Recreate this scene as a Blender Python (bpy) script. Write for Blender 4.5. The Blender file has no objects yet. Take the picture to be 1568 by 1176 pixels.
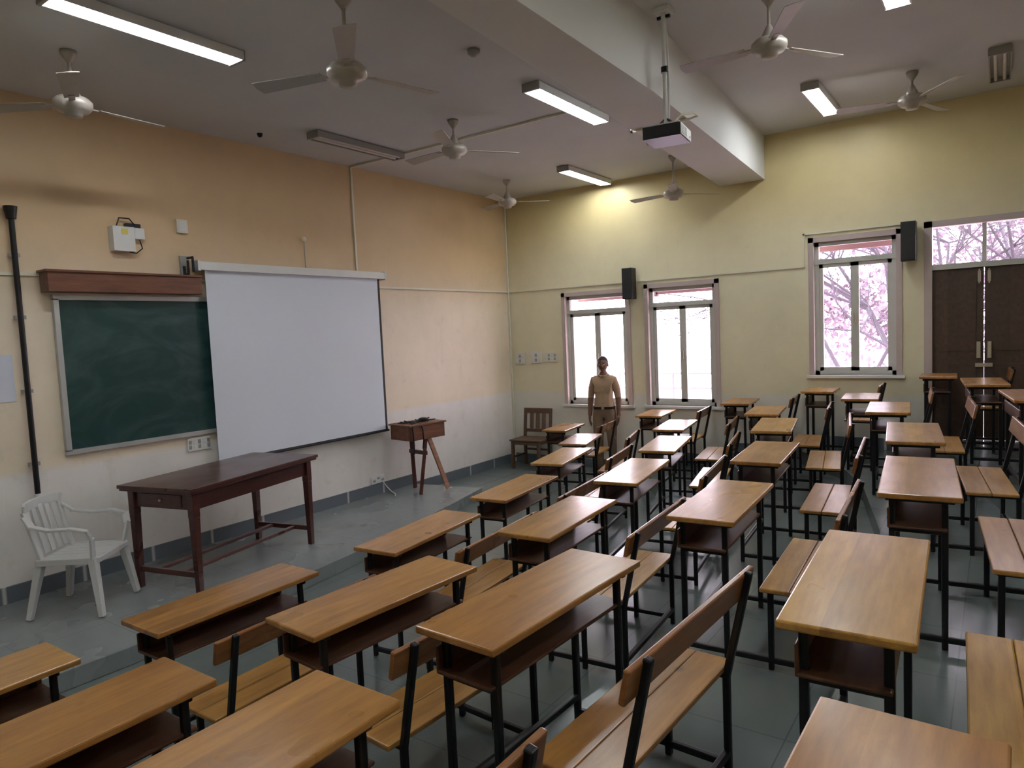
import bpy, bmesh, math, random
from mathutils import Vector, Matrix
random.seed(7)
SC=bpy.context.scene
COL=bpy.context.collection
# ------------------------------------------------------------------ materials
def newmat(name):
    m=bpy.data.materials.new(name);m.use_nodes=True
    nt=m.node_tree;b=nt.nodes['Principled BSDF'];return m,nt,b
def N(nt,t,**k):
    n=nt.nodes.new(t)
    for a,v in k.items(): setattr(n,a,v)
    return n
def mixc(nt,fac,a,b,mode='MIX'):
    n=N(nt,'ShaderNodeMix',data_type='RGBA',blend_type=mode)
    for s,v in ((n.inputs[0],fac),(n.inputs[6],a),(n.inputs[7],b)):
        if hasattr(v,'links'): nt.links.new(v,s)
        elif isinstance(v,(int,float)): s.default_value=v
        else: s.default_value=(*v,1) if len(v)==3 else v
    return n.outputs[2]
def noise(nt,vec,scale,detail=4,rough=.55):
    n=N(nt,'ShaderNodeTexNoise');n.inputs['Scale'].default_value=scale;n.inputs['Detail'].default_value=detail;n.inputs['Roughness'].default_value=rough
    nt.links.new(vec,n.inputs['Vector']);return n.outputs['Fac']
def ramp(nt,fac,stops):
    r=N(nt,'ShaderNodeValToRGB');e=r.color_ramp.elements
    while len(e)<len(stops): e.new(.5)
    for i,(p,c) in enumerate(stops):
        e[i].position=p;e[i].color=(c,c,c,1) if isinstance(c,(int,float)) else (*c,1)
    nt.links.new(fac,r.inputs[0]);return r.outputs[0]
def ocoord(nt,scale=None):
    t=N(nt,'ShaderNodeTexCoord').outputs['Object']
    if scale:
        mp=N(nt,'ShaderNodeMapping');mp.inputs['Scale'].default_value=scale;nt.links.new(t,mp.inputs['Vector']);return mp.outputs[0]
    return t
def bump(nt,b,h,s,d=.01):
    n=N(nt,'ShaderNodeBump');n.inputs['Strength'].default_value=s;n.inputs['Distance'].default_value=d
    nt.links.new(h,n.inputs['Height']);nt.links.new(n.outputs[0],b.inputs['Normal'])
def plain(name,col,rough=.5,metal=0,var=.12,scale=8,coat=0):
    m,nt,b=newmat(name)
    c=ocoord(nt);f=noise(nt,c,scale)
    d=tuple(x*(1-var) for x in col);u=tuple(min(1,x*(1+var)) for x in col)
    nt.links.new(mixc(nt,f,d,u),b.inputs['Base Color'])
    b.inputs['Roughness'].default_value=rough;b.inputs['Metallic'].default_value=metal
    b.inputs['Coat Weight'].default_value=coat
    return m
def wood(name,light,dark,rough=.28,coat=.25,huevar=True):
    m,nt,b=newmat(name)
    c=N(nt,'ShaderNodeTexCoord').outputs['Object']
    oi=N(nt,'ShaderNodeObjectInfo')
    add=N(nt,'ShaderNodeVectorMath',operation='MULTIPLY_ADD')
    nt.links.new(oi.outputs['Random'],add.inputs[0]);add.inputs[1].default_value=(17,23,9);nt.links.new(c,add.inputs[2])
    mp=N(nt,'ShaderNodeMapping');mp.inputs['Scale'].default_value=(9,1.1,9);nt.links.new(add.outputs[0],mp.inputs['Vector'])
    g=noise(nt,mp.outputs[0],3.0,8,.62)
    sp=N(nt,'ShaderNodeSeparateXYZ');nt.links.new(c,sp.inputs[0])
    pl=N(nt,'ShaderNodeMath',operation='MULTIPLY');nt.links.new(sp.outputs['X'],pl.inputs[0]);pl.inputs[1].default_value=8.6
    fl=N(nt,'ShaderNodeMath',operation='FLOOR');nt.links.new(pl.outputs[0],fl.inputs[0])
    ad=N(nt,'ShaderNodeMath',operation='ADD');nt.links.new(fl.outputs[0],ad.inputs[0]);nt.links.new(oi.outputs['Random'],ad.inputs[1])
    wn=N(nt,'ShaderNodeTexWhiteNoise',noise_dimensions='1D');nt.links.new(ad.outputs[0],wn.inputs['W'])
    base=mixc(nt,ramp(nt,g,[(.3,0.),(.7,1.)]),dark,light)
    pk=mixc(nt,wn.outputs['Value'],(.82,.77,.72),(1.1,1.08,1.04))
    col=mixc(nt,1.,base,pk,'MULTIPLY')
    v=N(nt,'ShaderNodeTexVoronoi');v.inputs['Scale'].default_value=3.2;nt.links.new(add.outputs[0],v.inputs['Vector'])
    kn=ramp(nt,v.outputs['Distance'],[(.03,.7),(.09,0.)])
    col=mixc(nt,kn,col,tuple(x*.45 for x in dark))
    st=ramp(nt,noise(nt,add.outputs[0],5,5,.7),[(.56,0.),(.82,.3)])
    col=mixc(nt,st,col,tuple(x*.6 for x in dark))
    if huevar:
        hv=ramp(nt,oi.outputs['Random'],[(0.,(.86,.78,.76)),(.5,(1.,1.,1.)),(1.,(1.06,1.14,1.0))])
        col=mixc(nt,1.,col,hv,'MULTIPLY')
    nt.links.new(col,b.inputs['Base Color'])
    rr=ramp(nt,noise(nt,add.outputs[0],3,2),[(.3,rough*.9),(.7,rough*1.2)])
    nt.links.new(rr,b.inputs['Roughness'])
    b.inputs['Coat Weight'].default_value=coat;b.inputs['Coat Roughness'].default_value=.2
    bump(nt,b,g,.08,.003)
    return m
def emis(name,col,s):
    m,nt,b=newmat(name);b.inputs['Base Color'].default_value=(*col,1);b.inputs['Emission Color'].default_value=(*col,1);b.inputs['Emission Strength'].default_value=s;return m
def wallmat(name,up,mid,low,z1,z2,dado=1.15,grime=.35):
    m,nt,b=newmat(name)
    c=N(nt,'ShaderNodeNewGeometry').outputs['Position']
    sp=N(nt,'ShaderNodeSeparateXYZ');nt.links.new(c,sp.inputs[0])
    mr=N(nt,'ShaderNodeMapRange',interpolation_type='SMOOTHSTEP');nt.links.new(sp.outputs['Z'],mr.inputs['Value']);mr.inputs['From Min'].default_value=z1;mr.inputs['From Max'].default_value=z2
    col=mixc(nt,mr.outputs[0],mid,up)  # light falloff put into the wall colour: darker tan towards the ceiling
    mr2=N(nt,'ShaderNodeMapRange');nt.links.new(sp.outputs['Z'],mr2.inputs['Value']);mr2.inputs['From Min'].default_value=dado-.03;mr2.inputs['From Max'].default_value=dado+.03
    col=mixc(nt,mr2.outputs[0],low,col)
    n1=ramp(nt,noise(nt,c,.9,6,.62),[(.3,.88),(.7,1.04)])
    col=mixc(nt,1.,col,n1,'MULTIPLY')
    sm=ramp(nt,noise(nt,c,5,7,.72),[(.55,0.),(.78,grime)])
    col=mixc(nt,sm,col,tuple(x*.62 for x in mid))
    mp=N(nt,'ShaderNodeMapping');mp.inputs['Scale'].default_value=(5,5,.5);nt.links.new(c,mp.inputs['Vector'])
    st=ramp(nt,noise(nt,mp.outputs[0],1.6,4,.6),[(.58,0.),(.8,grime*.7)])
    col=mixc(nt,st,col,tuple(x*.7 for x in mid))
    nt.links.new(col,b.inputs['Base Color']);b.inputs['Roughness'].default_value=.5
    bump(nt,b,noise(nt,c,22,5),.08,.004)
    return m
M={}
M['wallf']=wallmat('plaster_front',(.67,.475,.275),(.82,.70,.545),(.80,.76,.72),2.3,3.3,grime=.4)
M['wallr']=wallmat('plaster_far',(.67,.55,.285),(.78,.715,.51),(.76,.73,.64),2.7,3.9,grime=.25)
M['ceil']=plain('ceiling_paint',(.60,.60,.595),.8,var=.07,scale=1.5)
M['beam']=plain('beam_paint',(.70,.70,.68),.75,var=.04,scale=2)
def floormat(name,lo,hi,r0,r1):
    m,nt,b=newmat(name);c=ocoord(nt)
    col=mixc(nt,ramp(nt,noise(nt,c,1.4,5,.6),[(.3,0.),(.7,1.)]),lo,hi)
    br=N(nt,'ShaderNodeTexBrick');br.offset=0;br.inputs['Scale'].default_value=1.0;br.inputs['Brick Width'].default_value=.58;br.inputs['Row Height'].default_value=.58;br.inputs['Mortar Size'].default_value=.003
    nt.links.new(c,br.inputs['Vector'])
    col=mixc(nt,br.outputs['Fac'],col,tuple(x*.75 for x in lo))
    nt.links.new(col,b.inputs['Base Color'])
    nt.links.new(ramp(nt,noise(nt,c,2,2),[(.3,r0),(.75,r1)]),b.inputs['Roughness']);return m
M['floor']=floormat('grey_stone_floor',(.125,.152,.148),(.150,.178,.170),.20,.27)
M['stage']=floormat('stage_stone_floor',(.205,.228,.230),(.235,.26,.262),.23,.30)
m,nt,b=newmat('baseboard_stone');c=N(nt,'ShaderNodeNewGeometry').outputs['Position']
sp=N(nt,'ShaderNodeSeparateXYZ');nt.links.new(c,sp.inputs[0])
aa=N(nt,'ShaderNodeMath',operation='ADD');nt.links.new(sp.outputs['X'],aa.inputs[0]);nt.links.new(sp.outputs['Y'],aa.inputs[1])
fr=N(nt,'ShaderNodeMath',operation='PINGPONG');nt.links.new(aa.outputs[0],fr.inputs[0]);fr.inputs[1].default_value=.3
j=ramp(nt,fr.outputs[0],[(.006,1.),(.02,0.)])
nt.links.new(mixc(nt,j,(.12,.14,.16),(.5,.5,.48)),b.inputs['Base Color']);b.inputs['Roughness'].default_value=.35;M['base']=m
M['wood']=wood('varnished_wood',(.47,.245,.062),(.30,.130,.030),.30,.4)
M['wood_seat']=wood('seat_wood',(.50,.275,.075),(.32,.15,.035),.33,.3)
M['shelf']=wood('shelf_wood',(.12,.048,.022),(.06,.022,.011),.4,.05)
M['rail']=wood('rail_wood',(.34,.15,.048),(.19,.07,.02))
M['black']=plain('black_metal',(.012,.012,.014),.35,.3)
M['darkwood']=wood('maroon_wood',(.10,.026,.016),(.05,.012,.008),.3,.3,False)
M['boxwood']=wood('brown_box_wood',(.22,.085,.045),(.11,.04,.02),.45,.1,False)
M['paleleg']=wood('pale_leg_wood',(.42,.22,.15),(.28,.13,.08),.5,0,False)
M['chairwood']=wood('old_chair_wood',(.17,.10,.06),(.08,.045,.025),.45,.1,False)
M['doorwood']=wood('door_brown',(.085,.05,.032),(.05,.028,.018),.5,.05,False)
M['plastic']=plain('white_plastic',(.60,.60,.59),.35,var=.04)
M['white']=plain('white_paint',(.72,.72,.70),.5,var=.05)
M['conduit']=plain('conduit_pvc',(.72,.68,.55),.5,var=.05)
M['frame']=plain('window_frame_paint',(.50,.50,.46),.45,var=.06)
M['frameout']=plain('window_outer_frame',(.50,.41,.39),.5,var=.08)
M['screen']=plain('screen_fabric',(.69,.73,.81),.75,var=.02,scale=2)
M['blackfab']=plain('black_border',(.01,.01,.012),.6)
M['alu']=plain('aluminium_frame',(.55,.56,.57),.35,.5,var=.05)
M['fan']=plain('fan_enamel',(.42,.38,.33),.35,.1,var=.08)
M['fanblade']=plain('fan_blade',(.40,.37,.33),.4,.1,var=.1)
M['tube']=emis('fluorescent_tube_lit',(.93,.97,1.),24)
M['tubeoff']=plain('fluorescent_tube_off',(.7,.65,.6),.2)
M['grey']=plain('grey_enamel',(.34,.33,.31),.4,.2)
M['brass']=plain('steel_fitting',(.55,.5,.42),.3,.8)
M['paper']=plain('notice_paper',(.66,.68,.78),.8,var=.03)
M['yellow']=plain('yellow_sticker',(.7,.6,.12),.6)
M['grille']=plain('speaker_grille',(.015,.015,.016),.7,var=.3,scale=90)
M['lens']=plain('lens_glass',(.02,.02,.03),.05)
M['red']=plain('red_led_plastic',(.6,.03,.03),.4)
M['canopy']=plain('pale_terracotta_canopy',(.26,.16,.18),.7)
M['bark']=plain('bark',(.060,.050,.066),.9,var=.3)
M['leaf']=plain('pink_haze_foliage',(.21,.155,.195),.9,var=.3,scale=1.5)  # pink haze of the bright window view painted into the leaf colour
M['outground']=plain('outside_ground',(.32,.25,.28),.9)
M['skin']=plain('skin_brown',(.15,.070,.042),.5,var=.08,scale=20)
M['shirt']=plain('khaki_shirt',(.36,.245,.155),.85,var=.15,scale=14)
M['trouser']=plain('khaki_trousers',(.22,.145,.090),.85,var=.15,scale=14)
M['hair']=plain('black_hair',(.012,.010,.010),.6,var=.4,scale=60)
M['shoe']=plain('shoe_leather',(.03,.02,.015),.4)
M['eyew']=plain('eye_white',(.6,.58,.55),.3)
M['lips']=plain('lips',(.13,.05,.04),.5)
m,nt,b=newmat('green_chalkboard');c=ocoord(nt);mp=N(nt,'ShaderNodeMapping');mp.inputs['Scale'].default_value=(1,.8,1.3);mp.inputs['Rotation'].default_value=(.5,0,0);nt.links.new(c,mp.inputs['Vector'])
n=N(nt,'ShaderNodeTexNoise');n.inputs['Scale'].default_value=1.7;n.inputs['Detail'].default_value=6;n.inputs['Distortion'].default_value=2.6;nt.links.new(mp.outputs[0],n.inputs['Vector'])
nt.links.new(mixc(nt,ramp(nt,n.outputs['Fac'],[(.42,0.),(.78,.6)]),(.010,.046,.044),(.085,.145,.145)),b.inputs['Base Color']);b.inputs['Roughness'].default_value=.30;M['board']=m
m,nt,b=newmat('window_glass');nt.nodes.remove(b);tr=N(nt,'ShaderNodeBsdfTransparent');gl=N(nt,'ShaderNodeBsdfGlossy');gl.inputs['Roughness'].default_value=.05
mx=N(nt,'ShaderNodeMixShader');mx.inputs[0].default_value=.06;nt.links.new(tr.outputs[0],mx.inputs[1]);nt.links.new(gl.outputs[0],mx.inputs[2]);nt.links.new(mx.outputs[0],nt.nodes['Material Output'].inputs[0]);M['glass']=m
# ------------------------------------------------------------------ mesh builder
class MB:
    def __init__(s): s.v=[];s.f=[];s.mi=[];s.mats=[];s.sm=[]
    def mid(s,k):
        if k not in s.mats: s.mats.append(k)
        return s.mats.index(k)
    def add(s,vs,fs,k,smooth=False):
        o=len(s.v);s.v+=[Vector(p) for p in vs];i=s.mid(k)
        for f in fs: s.f.append([o+a for a in f]);s.mi.append(i);s.sm.append(smooth)
    def box(s,lo,hi,k,mt=None):
        x0,y0,z0=lo;x1,y1,z1=hi
        vs=[Vector(p) for p in [(x0,y0,z0),(x1,y0,z0),(x1,y1,z0),(x0,y1,z0),(x0,y0,z1),(x1,y0,z1),(x1,y1,z1),(x0,y1,z1)]]
        if mt: vs=[mt@p for p in vs]
        s.add(vs,[(0,3,2,1),(4,5,6,7),(0,1,5,4),(1,2,6,5),(2,3,7,6),(3,0,4,7)],k)
    def bar(s,a,b,w,h,k,up=(0,0,1),w2=None,h2=None):
        a=Vector(a);b=Vector(b);d=(b-a).normalized();u=Vector(up)
        if abs(d.dot(u))>.95: u=Vector((0,1,0))
        r=d.cross(u).normalized();u=r.cross(d).normalized()
        w2=w if w2 is None else w2;h2=h if h2 is None else h2
        vs=[]
        for p,ww,hh in ((a,w,h),(b,w2,h2)):
            for sx,sy in ((-1,-1),(1,-1),(1,1),(-1,1)): vs.append(p+r*sx*ww/2+u*sy*hh/2)
        s.add(vs,[(0,1,2,3),(7,6,5,4),(0,4,5,1),(1,5,6,2),(2,6,7,3),(3,7,4,0)],k)
    def cyl(s,a,b,r0,r1,k,n=12,caps=True):
        a=Vector(a);b=Vector(b);d=(b-a).normalized();u=Vector((0,0,1)) if abs(d.z)<.9 else Vector((1,0,0))
        r=d.cross(u).normalized();u=r.cross(d)
        vs=[];
        for p,rr in ((a,r0),(b,r1)):
            for i in range(n):
                t=2*math.pi*i/n;vs.append(p+r*math.cos(t)*rr+u*math.sin(t)*rr)
        fs=[(i,(i+1)%n,n+(i+1)%n,n+i) for i in range(n)]
        s.add(vs,fs,k,True)
        if caps: s.add(vs,[tuple(range(n))[::-1],tuple(range(n,2*n))],k)
    def lathe(s,prof,c,k,n=24):
        c=Vector(c);vs=[];m=len(prof)
        for r,z in prof:
            for i in range(n):
                t=2*math.pi*i/n;vs.append(c+Vector((r*math.cos(t),r*math.sin(t),z)))
        fs=[(j*n+i,j*n+(i+1)%n,(j+1)*n+(i+1)%n,(j+1)*n+i) for j in range(m-1) for i in range(n)]
        s.add(vs,fs,k,True)
    def ball(s,c,r,k,n=16,mt=None):
        c=Vector(c);vs=[];R=n//2
        for j in range(R+1):
            p=math.pi*j/R
            for i in range(n):
                t=2*math.pi*i/n;q=Vector((r[0]*math.sin(p)*math.cos(t),r[1]*math.sin(p)*math.sin(t),r[2]*math.cos(p)))
                if mt: q=mt@q
                vs.append(c+q)
        s.add(vs,[(j*n+i,(j+1)*n+i,(j+1)*n+(i+1)%n,j*n+(i+1)%n) for j in range(R) for i in range(n)],k,True)
    def tube(s,pts,r,k,n=8):
        for a,b in zip(pts[:-1],pts[1:]): s.cyl(a,b,r,r,k,n)
        for p in pts[1:-1]: s.ball(p,(r,r,r),k,n)
    def poly(s,pts,z0,z1,k,ktop=None):
        n=len(pts);vs=[(x,y,z0) for x,y in pts]+[(x,y,z1) for x,y in pts]
        s.add(vs,[tuple(range(n,2*n))],ktop or k);s.add(vs,[tuple(range(n))[::-1]]+[(i,(i+1)%n,n+(i+1)%n,n+i) for i in range(n)],k)
    def build(s,name,loc=(0,0,0),rz=0,bevel=0,parent=None,recalc=True):
        me=bpy.data.meshes.new(name);me.from_pydata([tuple(p) for p in s.v],[],s.f)
        for k in s.mats: me.materials.append(M[k])
        for p,i,sm in zip(me.polygons,s.mi,s.sm): p.material_index=i;p.use_smooth=sm
        if recalc:
            bm=bmesh.new();bm.from_mesh(me);bmesh.ops.recalc_face_normals(bm,faces=bm.faces);bm.to_mesh(me);bm.free()
        ob=bpy.data.objects.new(name,me);ob.location=loc;ob.rotation_euler=(0,0,rz);COL.objects.link(ob)
        if bevel:
            md=ob.modifiers.new('b','BEVEL');md.width=bevel;md.segments=2;md.limit_method='ANGLE';md.angle_limit=.9
        if parent: ob.parent=parent
        return ob
# ------------------------------------------------------------------ camera
cx,cy,cz,yaw,pitch,roll,foc=6.525,-9.279,2.115,.6133,.07412,.04534,1063.
F=Vector((-math.sin(yaw)*math.cos(pitch),math.cos(yaw)*math.cos(pitch),-math.sin(pitch)))
R=Vector((math.cos(yaw),math.sin(yaw),0));D=F.cross(R)
c_,s_=math.cos(roll),math.sin(roll);R,D=R*c_+D*s_,-R*s_+D*c_
cam=bpy.data.cameras.new('camera');co=bpy.data.objects.new('camera',cam);COL.objects.link(co);SC.camera=co
mt=Matrix((R,-D,-F)).transposed().to_4x4();mt.translation=Vector((cx,cy,cz));co.matrix_world=mt
cam.sensor_width=36;cam.lens=foc/1568*36;cam.clip_start=.03
# ------------------------------------------------------------------ room
H1,H2=4.23,4.458;YN=-11.8;XB=9.2;G=.004
b=MB();b.box((-.1,YN,-.15),(XB,.0,0),'floor');b.build('floor')
rows={'A':[(2.86,-8.97,2.85,-7.97),(2.91,-7.66,2.90,-6.69),(3.07,-6.26,2.98,-5.25),(2.92,-4.85,2.82,-3.86),(2.57,-3.40,2.39,-2.44),(2.21,-2.25,2.0,-1.45),(1.40,-1.35,1.30,-.62)],
'B':[(3.93,-8.97,3.93,-7.97),(3.96,-7.55,4.03,-6.58),(4.11,-6.07,4.05,-5.1),(3.97,-4.63,3.83,-3.65),(3.73,-3.29,3.55,-2.38),(3.31,-2.0,3.17,-1.15),(2.6,-.92,2.52,-.2)],
'C':[(4.83,-8.97,4.83,-7.97),(4.88,-7.59,4.93,-6.6),(5.10,-5.91,5.05,-4.96),(4.94,-4.35,4.86,-3.42),(4.67,-2.9,4.52,-1.98),(4.27,-1.75,4.17,-.98),(3.70,-.82,3.64,-.15)],
'D':[(6.18,-8.66,6.20,-7.67),(6.01,-7.31,5.97,-6.33),(6.05,-5.61,5.97,-4.6),(5.90,-4.04,5.80,-3.1),(5.56,-2.5,5.48,-1.65),(5.18,-1.45,5.12,-.8),(4.62,-.70,4.6,-.15)],
'E':[(7.2,-7.3,7.17,-6.3),(7.15,-5.7,7.1,-4.7),(6.98,-4.2,6.9,-3.3),(6.62,-2.9,6.52,-2.05),(6.27,-1.6,6.2,-.8),(5.82,-.65,5.8,-.15)]}
TH={'A':0,'B':.186,'C':.36,'D':.51,'E':.68}
prev=0
for k in 'BCDE':
    pts=[(rows[k][0][0]-.04,YN)]
    for (x,y,x2,y2) in rows[k]: pts.append(((x+x2)/2-.045,(y+y2)/2))
    pts.append((pts[-1][0]-.03,0))
    pts+= [(XB,0),(XB,YN)]
    b=MB();b.poly(pts,prev,TH[k],'floor');b.build('floor_tier_'+k.lower());prev=TH[k]
b=MB();st=[(G,YN),(1.72,YN),(1.74,-7.8),(1.76,-7.1),(1.68,-5.7),(1.58,-4.9),(1.32,-3.5),(1.05,-2.28),(G,-2.45)]
b.poly(st,0,.124,'stage');b.build('stage_platform',bevel=.006)
# walls
b=MB();b.box((-.25,YN-.2,-.15),(0,.25,4.7),'wallf');b.build('wall_front')
W=[(1.03,2.12,.97,2.65),(2.40,3.42,.98,2.68),(4.61,5.57,1.41,3.08),(5.85,6.93,.68,3.12)]
b=MB();x=0
for (a,c2,z0,z1) in W[:3]:
    b.box((x,0,-.15),(a,.25,4.7),'wallr');b.box((a,0,-.15),(c2,.25,z0),'wallr');b.box((a,0,z1),(c2,.25,4.7),'wallr');x=c2
b.box((x,0,-.15),(5.82,.25,4.7),'wallr');b.build('wall_far')
b=MB();b.box((5.82,0,3.15),(6.96,.25,4.7),'wallr');b.build('wall_above_door')
b=MB();b.box((5.82,0,-.15),(6.96,.25,.68),'wallr');b.build('wall_below_door')
b=MB();b.box((6.96,0,-.15),(XB,.25,4.7),'wallr');b.build('wall_beside_door')
b=MB();b.box((-.25,YN-.2,-.15),(XB+.2,YN,4.7),'wallr');b.build('wall_near')
b=MB();b.box((XB,YN,-.15),(XB+.2,.25,4.7),'wallr');b.build('wall_back')
bl=[(3.50,0),(3.86,-4.4),(4.02,-6.5),(4.04,YN)];brt=[(4.07,0),(4.34,-4.1),(4.38,-6.5),(4.42,YN)]
b=MB();b.poly([(0,YN),(0,0)]+bl,H1,H1+.2,'ceil');b.build('ceiling')
b=MB();b.poly([(XB,YN),(XB,0)]+brt,H2,H2+.2,'ceil');b.build('ceiling_rear')
b=MB();b.poly(bl+brt[::-1],3.91,4.7,'beam');b.build('ceiling_beam')
b=MB();b.box((0,YN,.124),(.02,-2.45,.26),'base');b.box((0,-2.45,0),(.02,0,.14),'base');b.build('baseboard_front')
b=MB();b.box((.02,-.02,0),(2.4,0,.14),'base');b.box((2.4,-.02,.186),(3.6,0,.32),'base');b.box((3.6,-.02,.36),(4.55,0,.5),'base');b.box((4.55,-.02,.51),(5.75,0,.65),'base');b.build('baseboard_far')
# windows
def window(i,a,c,z0,z1,tr):
    b=MB();e=.045
    b.box((a-.03,-.02,z0-.0),(a+.03,.12,z1+.03),'frameout');b.box((c-.03,-.02,z0),(c+.03,.12,z1+.03),'frameout')
    b.box((a-.03,-.02,z1-.03),(c+.03,.12,z1+.03),'frameout');b.box((a-.06,-.05,z0-.035),(c+.06,.2,z0),'white')
    y0,y1=.05,.11
    b.box((a+.03,y0,z0),(a+.08,y1,z1),'frame');b.box((c-.08,y0,z0),(c-.03,y1,z1),'frame')
    b.box((a+.03,y0,z1-.08),(c-.03,y1,z1-.03),'frame');b.box((a+.03,y0,z0),(c-.03,y1,z0+.05),'frame')
    b.box((a+.03,y0-.01,tr-.03),(c-.03,y1,tr+.03),'frame')
    m=(a+c)/2
    for (p,q) in ((a+.08,m),(m,c-.08)):
        b.box((p,y0+.01,z0+.05),(p+e,y1-.01,tr-.03),'frame');b.box((q-e,y0+.01,z0+.05),(q,y1-.01,tr-.03),'frame')
        b.box((p,y0+.01,tr-.03-e),(q,y1-.01,tr-.03),'frame');b.box((p,y0+.01,z0+.05),(q,y1-.01,z0+.05+e),'frame')
        b.box((p+e,.078,z0+.05+e),(q-e,.082,tr-.03-e),'glass')
    b.box((a+.08,.078,tr+.03),(c-.08,.082,z1-.08),'glass')
    b.box((m-.012,y0-.03,(z0+tr)/2-.06),(m+.012,y0+.01,(z0+tr)/2+.06),'brass')
    b.build('window_%d'%i)
for i,(a,c,z0,z1) in enumerate(W[:3]): window(i+1,a,c,z0,z1,z1-.27)
a,c,z0,z1=W[3];b=MB()
b.box((a-.03,-.025,z0),(a+.05,.12,z1+.03),'frameout');b.box((c-.05,-.025,z0),(c+.03,.12,z1+.03),'frameout');b.box((a-.03,-.025,z1-.04),(c+.03,.12,z1+.03),'frameout')
b.box((a+.05,-.01,2.60),(c-.05,.10,2.66),'frame')
m=(a+c)/2
b.box((m-.02,.03,2.66),(m+.02,.09,z1-.04),'frame');b.box((a+.05,.058,2.66),(c-.05,.062,z1-.04),'glass')
for (p,q) in ((a+.05,m-.004),(m+.004,c-.05)):
    b.box((p,.02,z0+.005),(q,.06,2.60),'doorwood')
    for (s0,s1) in ((z0+.15,z0+.85),(z0+1.0,2.45)):
        b.box((p+.07,.008,s0),(q-.07,.02,s1),'doorwood')
for sx in (-1,1):
    b.cyl((m+sx*.045,.0,2.42),(m+sx*.045,.0,2.58),.008,.008,'brass')
    b.box((m+sx*.045-.015,-.002,2.44),(m+sx*.045+.015,.02,2.56),'brass')
    b.bar((m+sx*.05,-.03,1.75),(m+sx*.05,-.03,1.62),.018,.018,'brass');b.box((m+sx*.05-.018,-.02,1.60),(m+sx*.05+.018,.02,1.78),'brass')
b.box((m-.08,-.012,1.50),(m+.08,.02,1.54),'brass')
b.build('door_1')
# ------------------------------------------------------------------ front wall things
b=MB();y0,y1,z0,z1=-6.65,-4.9,1.274,2.57
b.box((0.005,y0,z0),(.03,y1,z1),'board')
for q in ((0,y0-.03,z0-.03,y1+.03,z0+.01),(0,y0-.03,z1-.01,y1+.03,z1+.03),(0,y0-.03,z0,y0+.01,z1),(0,y1-.01,z0,y1+.03,z1)):
    b.box((0,q[1],q[2]),(.045,q[3],q[4]),'alu')
b.build('green_chalkboard',(G,0,0))
b=MB();b.box((0,-6.76,2.62),(.16,-5.42,2.79),'boxwood');b.box((0,-6.78,2.78),(.18,-5.42,2.80),'boxwood');b.build('board_lamp_pelmet',(.025,0,0),bevel=.004)
b=MB();yl,yr,zb,zt=-5.34,-2.985,.94,2.87
b.box((.215,yl+.0,zb),(.219,yr-.035,zt),'screen');b.box((.214,yr-.035,zb),(.220,yr,zt),'blackfab');b.box((.213,yl,zb-.0),(.221,yr,zb+.02),'blackfab')
b.cyl((.217,yl-.02,zb),(.217,yr+.02,zb),.014,.014,'blackfab')
b.box((.17,yl-.08,2.86),(.27,yr+.06,2.94),'white');b.box((.165,yl-.10,2.85),(.275,yl-.07,2.95),'alu');b.box((.165,yr+.05,2.85),(.275,yr+.08,2.95),'alu')
for yy in (yl+.05,yr-.1): b.box((.104,yy,2.88),(.18,yy+.03,2.92),'alu')
b.build('projection_screen',(-.1,0,0))
b=MB();b.tube([(.03,-5.50,2.90),(.03,-5.50,2.82),(.1,-5.50,2.82),(.1,-5.50,2.95)],.012,'black');b.tube([(.03,-5.46,2.98),(.12,-5.46,2.98),(.12,-5.46,2.84)],.012,'black');b.box((0,-5.53,2.82),(.02,-5.44,3.0),'grey');b.build('screen_wall_bracket',(G,0,0))
b=MB();b.box((0,-6.17,3.0),(.09,-5.98,3.22),'white');b.box((.09,-6.10,3.15),(.094,-6.04,3.2),'yellow');b.box((0,-5.97,3.12),(.07,-5.88,3.22),'white')
b.box((0,-6.03,3.22),(.05,-5.90,3.26),'black')
b.tube([(.05,-6.12,3.22),(.05,-6.09,3.3),(.05,-6.0,3.3),(.05,-5.95,3.24)],.006,'black');b.tube([(.05,-5.92,3.12),(.05,-5.9,3.04),(.05,-5.96,2.99),(.05,-6.02,3.0)],.005,'black')
b.build('electrical_switch_box',(G,0,0),bevel=.006)
b=MB();b.box((0,-5.54,3.22),(.03,-5.43,3.35),'conduit');b.box((.03,-5.525,3.235),(.034,-5.445,3.335),'white');b.build('junction_box',(G,0,0),bevel=.004)
def plate(name,wall,u0,u1,z0,z1,n):
    b=MB()
    if wall=='f':
        b.box((0,u0,z0),(.02,u1,z1),'white')
        for i in range(n):
            w=(u1-u0)/n;
            for zz in (z0+.02,(z0+z1)/2+.005):
                b.box((.02,u0+w*i+w*.2,zz),(.027,u0+w*i+w*.8,zz+(z1-z0)*.3),'grey' if (i+int(zz*100))%2 else 'white')
        b.build(name,(G,0,0),bevel=.003)
    else:
        b.box((u0,-.02,z0),(u1,0,z1),'white')
        for i in range(n):
            w=(u1-u0)/n
            for zz in (z0+.025,(z0+z1)/2+.01):
                b.box((u0+w*i+w*.2,-.027,zz),(u0+w*i+w*.8,-.02,zz+(z1-z0)*.28),'grey' if i%2 else 'conduit')
        b.build(name,(0,-G,0),bevel=.003)
plate('switch_board','f',-5.60,-5.36,1.09,1.22,5)
plate('power_outlet','f',-3.22,-3.0,.27,.36,3)
plate('socket_panel','r',.10,.29,1.60,1.78,3);plate('socket_panel','r',.40,.60,1.61,1.79,3);plate('socket_panel','r',.66,.88,1.63,1.77,4)
b=MB();b.box((0,-7.35,1.74),(.004,-7.0,2.12),'paper');b.build('notice_paper',(G,0,0))
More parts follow.
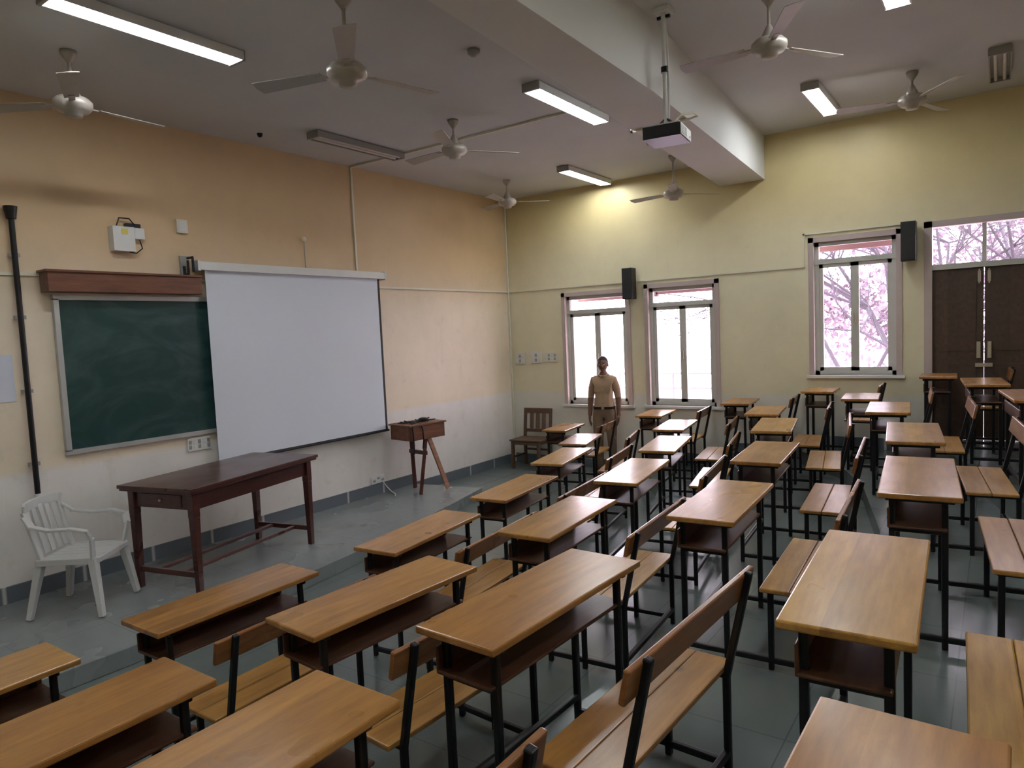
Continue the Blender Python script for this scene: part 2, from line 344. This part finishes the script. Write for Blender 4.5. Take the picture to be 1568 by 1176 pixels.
b=MB();b.tube([(.03,-6.93,3.24),(.03,-6.93,.97)],.022,'black');b.tube([(.03,-6.93,.97),(.03,-6.93,.72)],.03,'white');b.cyl((.03,-6.93,3.2),(.03,-6.93,3.3),.035,.05,'black')
for z in (1.2,1.8,2.4,2.9): b.box((0,-6.97,z),(.03,-6.89,z+.03),'grey')
b.build('drain_pipe',(.024,0,0))
b=MB();b.box((0,-11,2.755),(.02,-.0,2.780),'conduit');b.build('trim_1',(.001,0,0))
b=MB();b.box((0,-.02,2.755),(4.53,-.0,2.775),'conduit');b.box((4.52,-.02,2.755),(4.54,0,3.17),'conduit');b.box((4.52,-.02,3.15),(5.6,0,3.17),'conduit');b.build('trim_2')
b=MB();b.box((0,-3.26,2.94),(.02,-3.235,4.23),'conduit');b.build('trim_3')
b=MB();b.tube([(.025,-4.04,2.95),(.025,-4.04,3.26)],.006,'grey');b.ball((.03,-4.04,3.28),(.025,.03,.03),'conduit');b.build('wall_hook',(G,0,0))
b=MB();b.box((0,-.04,0),(.03,-.015,4.2),'conduit');b.build('trim_4')
b=MB();b.box((.0,-3.26,H1-.02),(3.765,-3.235,H1),'conduit');b.box((3.745,-3.26,3.89),(3.765,-3.235,H1),'conduit');b.box((3.745,-3.26,3.89),(4.30,-3.235,3.91),'conduit');b.build('trim_5')
b=MB();b.tube([(4.29,-3.25,3.90),(4.40,-3.30,3.90),(4.47,-3.6,3.84),(4.49,-3.95,3.74),(4.48,-4.12,3.62)],.009,'conduit');b.build('projector_cable')
def speaker(x,z):
    b=MB();b.box((-.075,-.2,-.22),(.075,-.05,.22),'black');b.box((-.068,-.206,-.21),(.068,-.2,.21),'grille')
    b.box((-.02,-.05,-.05),(.02,-.022,.05),'grey');b.build('wall_speaker',(x,0,z),bevel=.008)
speaker(2.2,2.73);speaker(5.68,2.94)
# ------------------------------------------------------------------ ceiling fixtures
def tubelight(x,y0,y1,z,lit):
    b=MB();L=y1-y0;w=.075
    b.box((-w,0,-.03),(w,L,-.0),'grey' if not lit else 'white')
    for s in (-1,1):
        b.bar((s*(w+.008),0,-.035),(s*(w+.008),L,-.035),.012,.06,'grey' if not lit else 'white')
    for e in (0,L): b.box((-w-.01,e-.012,-.07),(w+.01,e+.012,0),'grey')
    for s in (-1,1):
        b.cyl((s*.036,.02,-.05),(s*.036,L-.02,-.05),.016,.016,'tube' if lit else 'tubeoff',10)
    b.build('fluorescent_tube_light',(x,y0,z-.004))
tubelight(1.97,-7.35,-6.10,H1,1);tubelight(3.25,-4.15,-2.87,H1,1);tubelight(1.9,-1.35,-.15,H1,1)
tubelight(.85,-4.5,-3.28,H1,0);tubelight(4.97,-1.7,-.6,H2,1);tubelight(5.9,-4.45,-3.2,H2,1);tubelight(6.52,-1.5,-.6,H2,0)
tubelight(3.25,-9.6,-8.35,H1,1);tubelight(6.3,-8.6,-7.35,H2,1);tubelight(8.0,-6,-4.75,H2,1);tubelight(7.8,-10,-8.75,H2,1)  # unseen fixtures outside the view, added as fill light for the room
def fan(x,y,zc,ang,drop=0,r=.66):
    b=MB();q=-drop
    b.lathe([(.0,0),(.055,0),(.05,-.03),(.015,-.08)],(0,0,0),'fan')
    b.cyl((0,0,-.05),(0,0,-.22+q),.012,.012,'fan')
    b.lathe([(.015,-.12),(.03,-.15),(.055,-.2),(.05,-.215)],(0,0,q),'fan')
    b.lathe([(.03,-.215),(.1,-.225),(.125,-.25),(.125,-.285),(.1,-.315),(.06,-.325),(.055,-.35),(0,-.355)],(0,0,q),'fan')
    for i in range(3):
        t=math.radians(ang+i*120);mt=Matrix.Rotation(t,4,'Z')@Matrix.Translation((0,0,-.27+q))@Matrix.Rotation(.2,4,'X')
        b.box((.11,-.02,-.004),(.22,.02,.004),'fan',mt)
        vs=[(.17,-.045,0),(r,-.065,0),(r+.012,0,0),(r,.065,0),(.17,.045,0)]
        vv=[mt@Vector(p) for p in vs]+[mt@(Vector(p)+Vector((0,0,.005))) for p in vs]
        b.add(vv,[(0,1,2,3,4),(9,8,7,6,5)]+[(i2,(i2+1)%5,5+(i2+1)%5,5+i2) for i2 in range(5)],'fanblade')
    b.build('ceiling_fan',(x,y,zc-.002))
fan(1.15,-6.88,H1,-25,.10);fan(3.2,-6.18,H1,-43,.19);fan(2.1,-3.8,H1,-65,.02);fan(.9,-1.2,H1,40,.03,.58);fan(3.17,-.80,H1,-69,.2,.62);fan(5.15,-3.9,H2,-62,.09);fan(5.82,-1.3,H2,70)
b=MB();px,py=4.47,-4.19
b.box((px-.06,py-.06,H2-.03),(px+.06,py+.06,H2),'white');b.cyl((px,py,3.62),(px,py,H2-.02),.02,.02,'white')
b.cyl((px,py,4.0),(px,py,4.04),.03,.03,'black');b.bar((px-.05,py,4.40),(px+.05,py,4.40),.02,.02,'black')
for s in (-1,1):
    b.bar((px,py,3.67),(px+s*.09,py+.05,3.58),.02,.01,'black');b.bar((px,py,3.67),(px+s*.09,py-.05,3.58),.02,.01,'black')
b.tube([(px+.02,py,4.3),(px+.03,py,3.9),(px+.02,py+.0,3.66)],.008,'white')
mt=Matrix.Translation((px,py,3.54))@Matrix.Rotation(.12,4,'Z')
b.box((-.14,-.15,-.045),(.14,.15,.045),'black',mt);b.box((-.13,-.14,.045),(.13,.14,.057),'white',mt)
b.box((.14,-.145,-.04),(.146,.145,.04),'white',mt)
for i in range(6): b.box((.146,-.13+i*.025,-.03),(.149,-.117+i*.025,.03),'grey',mt)
b.box((-.04,-.154,-.03),(.1,-.15,.03),'grille',mt)
b.cyl(mt@Vector((-.14,.06,0)),mt@Vector((-.17,.06,0)),.035,.035,'grey',16);b.cyl(mt@Vector((-.17,.06,0)),mt@Vector((-.173,.06,0)),.028,.028,'lens',16)
b.box((.149,.09,-.02),(.152,.105,-.01),'red',mt)
b.build('ceiling_projector',(0,0,-.002))
b=MB();b.lathe([(0,0),(.05,0),(.045,-.03),(.02,-.05),(0,-.055)],(0,0,0),'grey');b.build('smoke_detector',(3.3,-5.0,H1))
b=MB();b.lathe([(0,0),(.03,0),(.02,-.03),(0,-.04)],(0,0,0),'black');b.build('ceiling_hook',(.4,-4.8,H1))
# ------------------------------------------------------------------ school desks
def desk(x,y,x2,y2,h):
    L=math.hypot(x2-x,y2-y);ang=math.atan2(y2-y,x2-x)-math.pi/2
    b=MB();W_=.35
    b.box((0,0,.735),(W_,L,.762),'wood')
    b.box((.04,.05,.58),(.29,L-.05,.595),'shelf');b.box((.04,.05,.58),(.052,L-.05,.68),'shelf')
    t=.028
    for yy in (.09,L-.09):
        b.bar((.06,yy,0),(.06,yy,.735),t,t,'black');b.bar((.28,yy,0),(.28,yy,.735),t,t,'black')
        b.bar((.03,yy,.722),(.32,yy,.722),t,t,'black');b.bar((.06,yy,.568),(.28,yy,.568),t,.02,'black')
        b.bar((.06,yy,.05),(.76,yy,.05),t,t,'black')
        b.bar((.50,yy,0),(.50,yy,.41),t,t,'black');b.bar((.75,yy,0),(.75,yy,.42),t,t,'black')
        b.bar((.75,yy,.40),(.845,yy,.83),t,t,'black');b.bar((.48,yy,.405),(.76,yy,.405),t,.022,'black')
    b.bar((.06,.09,.12),(.06,L-.09,.12),t,t,'black');b.bar((.75,.09,.10),(.75,L-.09,.10),t,t,'black')
    b.box((.46,0.02,.417),(.60,L-.02,.440),'wood_seat');b.box((.602,0.02,.417),(.745,L-.02,.440),'wood_seat')
    mt=Matrix.Translation((.812,0,.77))@Matrix.Rotation(.21,4,'Y')
    b.box((-.011,0,-.055),(.011,L,.055),'rail',mt)
    b.build('school_desk_with_bench',(x,y,h),ang,bevel=.006)
for k in 'ABCDE':
    for d in rows[k]: desk(*d,TH[k])
# ------------------------------------------------------------------ teacher table
b=MB();Lh,Wh,T=.78,.41,.88
b.box((-Wh,-Lh,T-.03),(Wh,Lh,T),'darkwood');b.box((-Wh+.012,-Lh+.012,T-.05),(Wh-.012,Lh-.012,T-.03),'darkwood')
b.box((-Wh+.07,-Lh+.08,T-.19),(Wh-.07,Lh-.08,T-.05),'darkwood')
b.box((-.22,-Lh+.072,T-.17),(.22,-Lh+.08,T-.07),'darkwood');b.ball((0,-Lh+.06,T-.12),(.014,.014,.014),'brass',10)
for sx in (-1,1):
    for sy in (-1,1):
        px_,py_=sx*(Wh-.08),sy*(Lh-.09)
        b.bar((px_,py_,T-.05),(px_,py_,T-.25),.065,.065,'darkwood');b.bar((px_,py_,T-.25),(px_,py_,0),.062,.062,'darkwood',w2=.045,h2=.045)
for sy in (-1,1): b.bar((-(Wh-.08),sy*(Lh-.09),.16),((Wh-.08),sy*(Lh-.09),.16),.03,.045,'darkwood')
for sx in (-.14,.14): b.bar((sx,-(Lh-.09),.16),(sx,(Lh-.09),.16),.04,.03,'darkwood')
b.build('teacher_table',(.80,-5.70,.125),math.radians(12.5),bevel=.006)
# ------------------------------------------------------------------ plastic chair (faces -Y locally)
b=MB();k='plastic'
for sx in (-1,1):
    b.bar((sx*.20,-.19,.42),(sx*.25,-.25,0.004),.06,.055,k,w2=.045,h2=.035)
    b.bar((sx*.18,.19,.42),(sx*.24,.27,0.004),.06,.055,k,w2=.045,h2=.035)
    pts=[Vector((sx*.215,-.20,.42)),Vector((sx*.245,-.22,.56)),Vector((sx*.265,-.20,.635)),Vector((sx*.275,-.10,.66)),Vector((sx*.27,.06,.655)),Vector((sx*.25,.19,.68)),Vector((sx*.22,.25,.74))]
    for p,q in zip(pts[:-1],pts[1:]): b.bar(p,q+(q-p)*.12,.05,.018,k)
    b.bar((sx*.19,.18,.42),(sx*.205,.27,.78),.04,.022,k,up=(0,1,0))
for i in range(6):
    x0=-.22+i*.44/6;b.box((x0,-.22,.41),(x0+.44/6,.2,.425),k)
for i in range(5):
    xx=(-2+i)*.075;b.bar((xx,.205,.44),(xx,.285,.80-.012*abs(i-2)),.048,.010,k,up=(0,1,0))
pts=[Vector((.215*math.sin(t),.255+.035*math.cos(t),.795+.02*math.cos(t))) for t in [(-1.57+3.14*i/8) for i in range(9)]]
for p,q in zip(pts[:-1],pts[1:]): b.bar(p,q+(q-p)*.1,.02,.07,k)
b.box((-.21,-.235,.385),(.21,-.215,.425),k)
for sx in (-1,1): b.box((sx*.22-.01,-.22,.385),(sx*.22+.01,.2,.43),k)
b.build('plastic_armchair',(.67,-6.89,.128),math.radians(127),bevel=.006).scale=(1.04,1.04,1.04)
# ------------------------------------------------------------------ wooden chair at wall (faces -Y)
b=MB();k='chairwood'
for sx in (-1,1):
    b.bar((sx*.23,-.20,0),(sx*.23,-.20,.43),.045,.045,k);b.bar((sx*.23,.18,0),(sx*.23,.18,.45),.04,.045,k);b.bar((sx*.23,.18,.45),(sx*.23,.235,.90),.045,.035,k,up=(0,1,0))
    b.bar((sx*.23,-.2,.18),(sx*.23,.18,.18),.025,.03,k);b.bar((sx*.23,-.2,.40),(sx*.23,.18,.40),.025,.05,k)
b.box((-.27,-.235,.43),(.27,.2,.455),k);b.bar((-.23,-.2,.40),(.23,-.2,.40),.025,.05,k);b.bar((-.23,.18,.25),(.23,.18,.25),.025,.03,k)
b.bar((-.23,.228,.86),(.23,.228,.86),.025,.08,k);b.bar((-.23,.195,.55),(.23,.195,.55),.025,.05,k)
for i in (-1,0,1): b.bar((i*.11,.195,.55),(i*.11,.226,.84),.07,.012,k,up=(0,1,0))
b.build('wooden_chair',(.55,-.32,0),.05,bevel=.005)
# ------------------------------------------------------------------ wooden stand with box top
b=MB();k='boxwood'
b.box((-.19,-.27,.70),(.19,.27,.73),k)
b.box((-.20,-.28,.70),(-.18,.28,.89),k);b.box((.18,-.28,.70),(.20,.28,.89),k);b.box((-.2,-.28,.70),(.2,-.26,.89),k);b.box((-.2,.26,.70),(.2,.28,.89),k)
b.box((-.22,-.30,.88),(.22,.30,.90),k)
b.bar((.15,.05,.70),(.22,.27,.015),.06,.025,'paleleg',up=(1,0,0));b.bar((.15,.0,.70),(.20,-.17,.012),.045,.022,'darkwood',up=(1,0,0));b.bar((-.15,.0,.70),(-.18,.05,.014),.05,.025,'darkwood',up=(1,0,0))
b.box((-.17,-.03,.49),(.17,.0,.54),'darkwood')
for i in range(26):
    p=Vector((random.uniform(-.12,.12),random.uniform(-.2,.2),.908));q=p+Vector((random.uniform(-.09,.09),random.uniform(-.12,.12),random.uniform(0,.025)))
    b.cyl(p,q,.008,.008,'black',6)
b.tube([(.21,-.26,.90),(.225,-.26,.82),(.22,-.25,.66),(.23,-.26,.54)],.009,'black');b.tube([(.2,-.12,.90),(.225,-.1,.84),(.23,-.1,.70),(.23,-.12,.59)],.009,'black')
b.ball((.0,.1,.925),(.08,.06,.025),'black',12)
b.build('wooden_stand',(.42,-2.75,.124),math.radians(-8),bevel=.003)
b=MB();b.tube([(.02,-3.05,.30),(.06,-3.0,.2),(.12,-2.98,.137),(.25,-3.05,.137),(.35,-3.15,.137)],.007,'white');b.build('power_cable')
# ------------------------------------------------------------------ man
man=bpy.data.objects.new('standing_man',None);COL.objects.link(man)
def skinmesh(name,verts,edges,radii,sub=2,root=0):
    me=bpy.data.meshes.new(name);me.from_pydata(verts,edges,[]);ob=bpy.data.objects.new(name,me);COL.objects.link(ob)
    md=ob.modifiers.new('s','SKIN');md.use_smooth_shade=True
    for i,r in enumerate(radii):
        sv=me.skin_vertices[0].data[i];sv.radius=r if isinstance(r,tuple) else (r,r);sv.use_root=(i==root)
    s=ob.modifiers.new('u','SUBSURF');s.levels=sub;s.render_levels=sub
    dg=bpy.context.evaluated_depsgraph_get();dg.update();ev=ob.evaluated_get(dg);m2=bpy.data.meshes.new_from_object(ev)
    ob.modifiers.clear();ob.data=m2
    for p in m2.polygons: p.use_smooth=True
    return ob
V=[(0,0,.96),(0,-.015,1.08),(0,0,1.26),(0,.01,1.39),(0,.005,1.47),(0,-.012,1.56)]
E=[(0,1),(1,2),(2,3),(3,4),(4,5)]
Rr=[(.140,.115),(.138,.12),(.152,.12),(.115,.095),(.055,.06),(.052,.06)]
for s in (-1,1):
    o=len(V)
    V+=[(s*.145,.012,1.385),(s*.185,.02,1.25),(s*.208,.03,1.12),(s*.214,.0,1.0),(s*.216,-.03,.885),(s*.216,-.04,.855)]
    E+=[(3,o),(o,o+1),(o+1,o+2),(o+2,o+3),(o+3,o+4),(o+4,o+5)];Rr+=[(.066,.073),(.055,.060),(.043,.048),(.036,.040),(.025,.030),(.020,.032)]
    o=len(V)
    V+=[(s*.088,.0,.86),(s*.095,-.01,.66),(s*.10,-.012,.49),(s*.102,.018,.28),(s*.105,.02,.04)]
    E+=[(0,o),(o,o+1),(o+1,o+2),(o+2,o+3),(o+3,o+4)];Rr+=[(.098,.105),(.082,.09),(.066,.072),(.062,.068),(.060,.066)]
body=skinmesh('body',V,E,Rr,3)
me=body.data
for k in ('shirt','trouser','skin'): me.materials.append(M[k])
for p in me.polygons:
    c=p.center
    arm=abs(c.x)>.16 and c.z<1.36
    if arm and c.z<1.13 and abs(c.x)>.162: i=2
    elif c.z>1.455: i=2
    elif c.z<.985 and not arm: i=1
    else: i=0
    p.material_index=i
body.parent=man
rad=[0]*36
for v in me.vertices:
    if .955<v.co.z<1.005 and abs(v.co.x)<.165:
        a_=int((math.degrees(math.atan2(v.co.y,v.co.x))%360)//10);rad[a_]=max(rad[a_],math.hypot(v.co.x,v.co.y))
for i in range(36):
    if rad[i]==0: rad[i]=max(rad[i-1],rad[(i+1)%36])
rad=[max(rad[i],(rad[i-1]+rad[(i+1)%36])/2)+.004 for i in range(36)]
vs=[]
for z in (.965,1.003):
    for i in range(36):
        t=math.radians(i*10+5);vs.append((rad[i]*math.cos(t),rad[i]*math.sin(t),z))
b=MB();b.add(vs,[(i,(i+1)%36,36+(i+1)%36,36+i) for i in range(36)],'black',True)
fy=-rad[26]-.004
b.box((-.022,fy-.004,.962),(.022,fy+.006,1.006),'brass');b.build('belt',parent=man)
for s in (-1,1):
    b=MB();b.ball((s*.218,-.045,.835),(.017,.042,.052),'skin',16);b.build('palm',parent=man)
    for j,(dy,L) in enumerate(((-.03,.072),(-.01,.082),(.011,.077),(.03,.06))):
        x0=s*.218;y0=-.045+dy
        f=skinmesh('finger_%d'%(j+1),[(x0,y0*1.,.825),(x0,y0,.795),(x0-s*.006,y0-.004,.795-L*.4),(x0-s*.018,y0-.008,.795-L*.75),(x0-s*.03,y0-.010,.795-L)],[(0,1),(1,2),(2,3),(3,4)],[.010,.0095,.009,.008,.007],1)
        f.data.materials.append(M['skin']);f.parent=man
    f=skinmesh('thumb',[(s*.215,-.075,.85),(s*.208,-.095,.82),(s*.203,-.105,.79),(s*.20,-.107,.765)],[(0,1),(1,2),(2,3)],[.014,.012,.010,.008],1);f.data.materials.append(M['skin']);f.parent=man
b=MB()
for s in (-1,1):
    b.ball((s*.107,-.045,.045),(.05,.135,.045),'shoe',16);b.box((s*.107-.045,-.165,0),(s*.107+.045,.075,.018),'shoe')
b.build('shoes',parent=man)
b=MB()
for i in range(5): b.ball((0,-.122+.003*i,1.06+i*.08),(.006,.003,.006),'trouser',8)
for s in (-1,1):
    b.bar((s*.08,-.116,1.30),(s*.08,-.121,1.22),.08,.006,'shirt',up=(0,1,0))
    b.bar((s*.012,-.085,1.445),(s*.07,-.02,1.475),.035,.012,'shirt',up=(0,0,1))
    b.bar((s*.09,.01,1.452),(s*.14,.01,1.448),.04,.008,'trouser')
b.build('shirt_details',bevel=.002,parent=man)
me=bpy.data.meshes.new('head');bm=bmesh.new();bmesh.ops.create_uvsphere(bm,u_segments=40,v_segments=28,radius=1)
for v in bm.verts:
    x,y,z=v.co
    w=.076*(1-.28*max(0,-z)**1.4);d=.093
    X=x*w;Y=y*d;Z=z*.118
    if z<-.2 and y<0: Y*=1-.10*(-z);
    if z<-.3 and y>0: Y*=1-.45*(-z-.3)
    for s in (-1,1):
        dd=((X-s*.031)**2+(Z-.008)**2)
        if y<0: Y+=.010*math.exp(-dd/.00025)
    if y<0:
        Y-=.020*math.exp(-(X*X/.00012+(Z+.022)**2/.00035))
        Y-=.009*math.exp(-(X*X/.00008+(Z-.0)**2/.0006))
        Y-=.005*math.exp(-(X*X/.0006+(Z+.055)**2/.00015))
        Y-=.009*math.exp(-(X*X/.0005+(Z+.098)**2/.0004))
        Y-=.004*math.exp(-((abs(X)-.03)**2/.0004+(Z-.030)**2/.0001))
    v.co=(X,Y,Z)
bm.to_mesh(me);bm.free()
for p in me.polygons: p.use_smooth=True
me.materials.append(M['skin']);me.materials.append(M['hair']);me.materials.append(M['lips'])
for p in me.polygons:
    c=p.center
    if c.y<-.06 and abs(c.z+.055)<.007 and abs(c.x)<.024: p.material_index=2
hd=bpy.data.objects.new('head',me);COL.objects.link(hd);hd.location=(0,-.022,1.618);hd.parent=man
b=MB()
b.ball((0,.008,.028),(.082,.094,.098),'hair',28)
vs,fs,mi,sm=b.v,b.f,b.mi,b.sm
nf=[];
for f in fs:
    c=sum((vs[i] for i in f),Vector())/len(f)
    if not ((c.y<.02 and c.z<.058) or c.z<-.045 or (c.y<-.05 and c.z<.072)): nf.append(f)
b.f=nf;b.mi=[0]*len(nf);b.sm=[True]*len(nf)
for s in (-1,1):
    b.ball((s*.031,-.070,.006),(.0125,.012,.009),'eyew',12);b.ball((s*.031,-.080,.006),(.005,.004,.005),'hair',8)
    b.bar((s*.016,-.092,.026),(s*.046,-.083,.026),.006,.007,'hair')
    b.ball((s*.078,.008,-.006),(.008,.02,.032),'skin',12);b.bar((s*.002,-.098,-.043),(s*.026,-.089,-.050),.008,.010,'hair')
b.build('hair_and_face',(0,-.022,1.618),parent=man,recalc=False)
man.location=(1.83,-.30,0);man.rotation_euler=(0,0,math.radians(16));man.scale=(.97,.97,.985)
# ------------------------------------------------------------------ outside
b=MB();b.box((-25,.3,-1.6),(30,60,-1.5),'outground');b.build('ground_outside')
def canopy(a,c,z):
    b=MB();b.box((a-.15,.25,z+.06),(c+.15,.75,z+.13),'canopy');b.box((a-.15,.71,z-.11),(c+.15,.77,z+.13),'canopy');b.build('window_canopy')
canopy(1.03,2.12,2.67);canopy(2.4,3.42,2.70);canopy(4.61,5.57,3.10)
b=MB()
for z in (.75,1.05,1.3): b.cyl((-2,1.9,z),(4.0,1.9,z),.02,.02,'canopy',8)
for i in range(7): b.cyl((-2+i,1.9,-1.5),(-2+i,1.9,1.3),.022,.022,'canopy',8)
b.build('balcony_railing')
def tree(x,y,h0,seed,depth=7,r0=.075):
    rnd=random.Random(seed);b=MB()
    def br(p,d,L,r,n):
        q=p+d*L;b.cyl(p,q,r,r*.72,'bark',4,False)
        if n==0: return
        for i in range(3):
            a=Vector((rnd.uniform(-1,1),rnd.uniform(-1,1),rnd.uniform(-.55,.8)));d2=(d*.8+a*.8).normalized()
            br(q,d2,L*rnd.uniform(.66,.86),max(.005,r*.64),n-1)
    br(Vector((x,y,-1.5)),Vector((.05,0,1)),h0,r0,depth)
    b.build('bare_tree',recalc=False)
tree(4.3,4.8,2.0,3);tree(6.2,5.8,2.5,5);tree(4.9,6.5,2.3,21);tree(4.6,7.5,2.6,9,6);tree(7.6,7,3.0,12,6)
def foliage(name,x0,x1,y0,y1,z0,z1,n,seed,sz):
    rnd=random.Random(seed);vs=[];fs=[]
    cl=[(rnd.uniform(x0,x1),rnd.uniform(y0,y1),rnd.uniform(z0,z1),rnd.uniform(.7,1.5)) for _ in range(26)]
    for i in range(n):
        a=rnd.choice(cl);p=Vector((a[0]+rnd.gauss(0,a[3]*.6),a[1]+rnd.gauss(0,a[3]*.5),a[2]+rnd.gauss(0,a[3]*.5)))
        u=Vector((rnd.gauss(0,1),rnd.gauss(0,1),rnd.gauss(0,1))).normalized();w=u.cross(Vector((rnd.gauss(0,1),rnd.gauss(0,1),rnd.gauss(0,1)))).normalized()
        s=rnd.uniform(.5,1)*sz;o=len(vs);vs+=[p+u*s,p+w*s*.5,p-u*s,p-w*s*.5];fs.append((o,o+1,o+2,o+3))
    b=MB();b.add(vs,fs,'leaf');b.build(name,recalc=False)
foliage('pink_haze_leaves',.5,8.0,14,18,-1,7.5,9000,4,.16)  # leaf cloud added behind the bare trees so the clipped sky reads pink
# ------------------------------------------------------------------ world
w=bpy.data.worlds.new('world');SC.world=w;w.use_nodes=True;nt=w.node_tree;bg=nt.nodes['Background']
tc=N(nt,'ShaderNodeTexCoord');sp=N(nt,'ShaderNodeSeparateXYZ');nt.links.new(tc.outputs['Generated'],sp.inputs[0])
nt.links.new(ramp(nt,sp.outputs['Z'],[(0.,(1.,.82,.95)),(.5,(.91,.87,1.))]),bg.inputs['Color']);bg.inputs['Strength'].default_value=8
SC.view_settings.view_transform='Standard';SC.view_settings.look='None';SC.view_settings.exposure=1.08
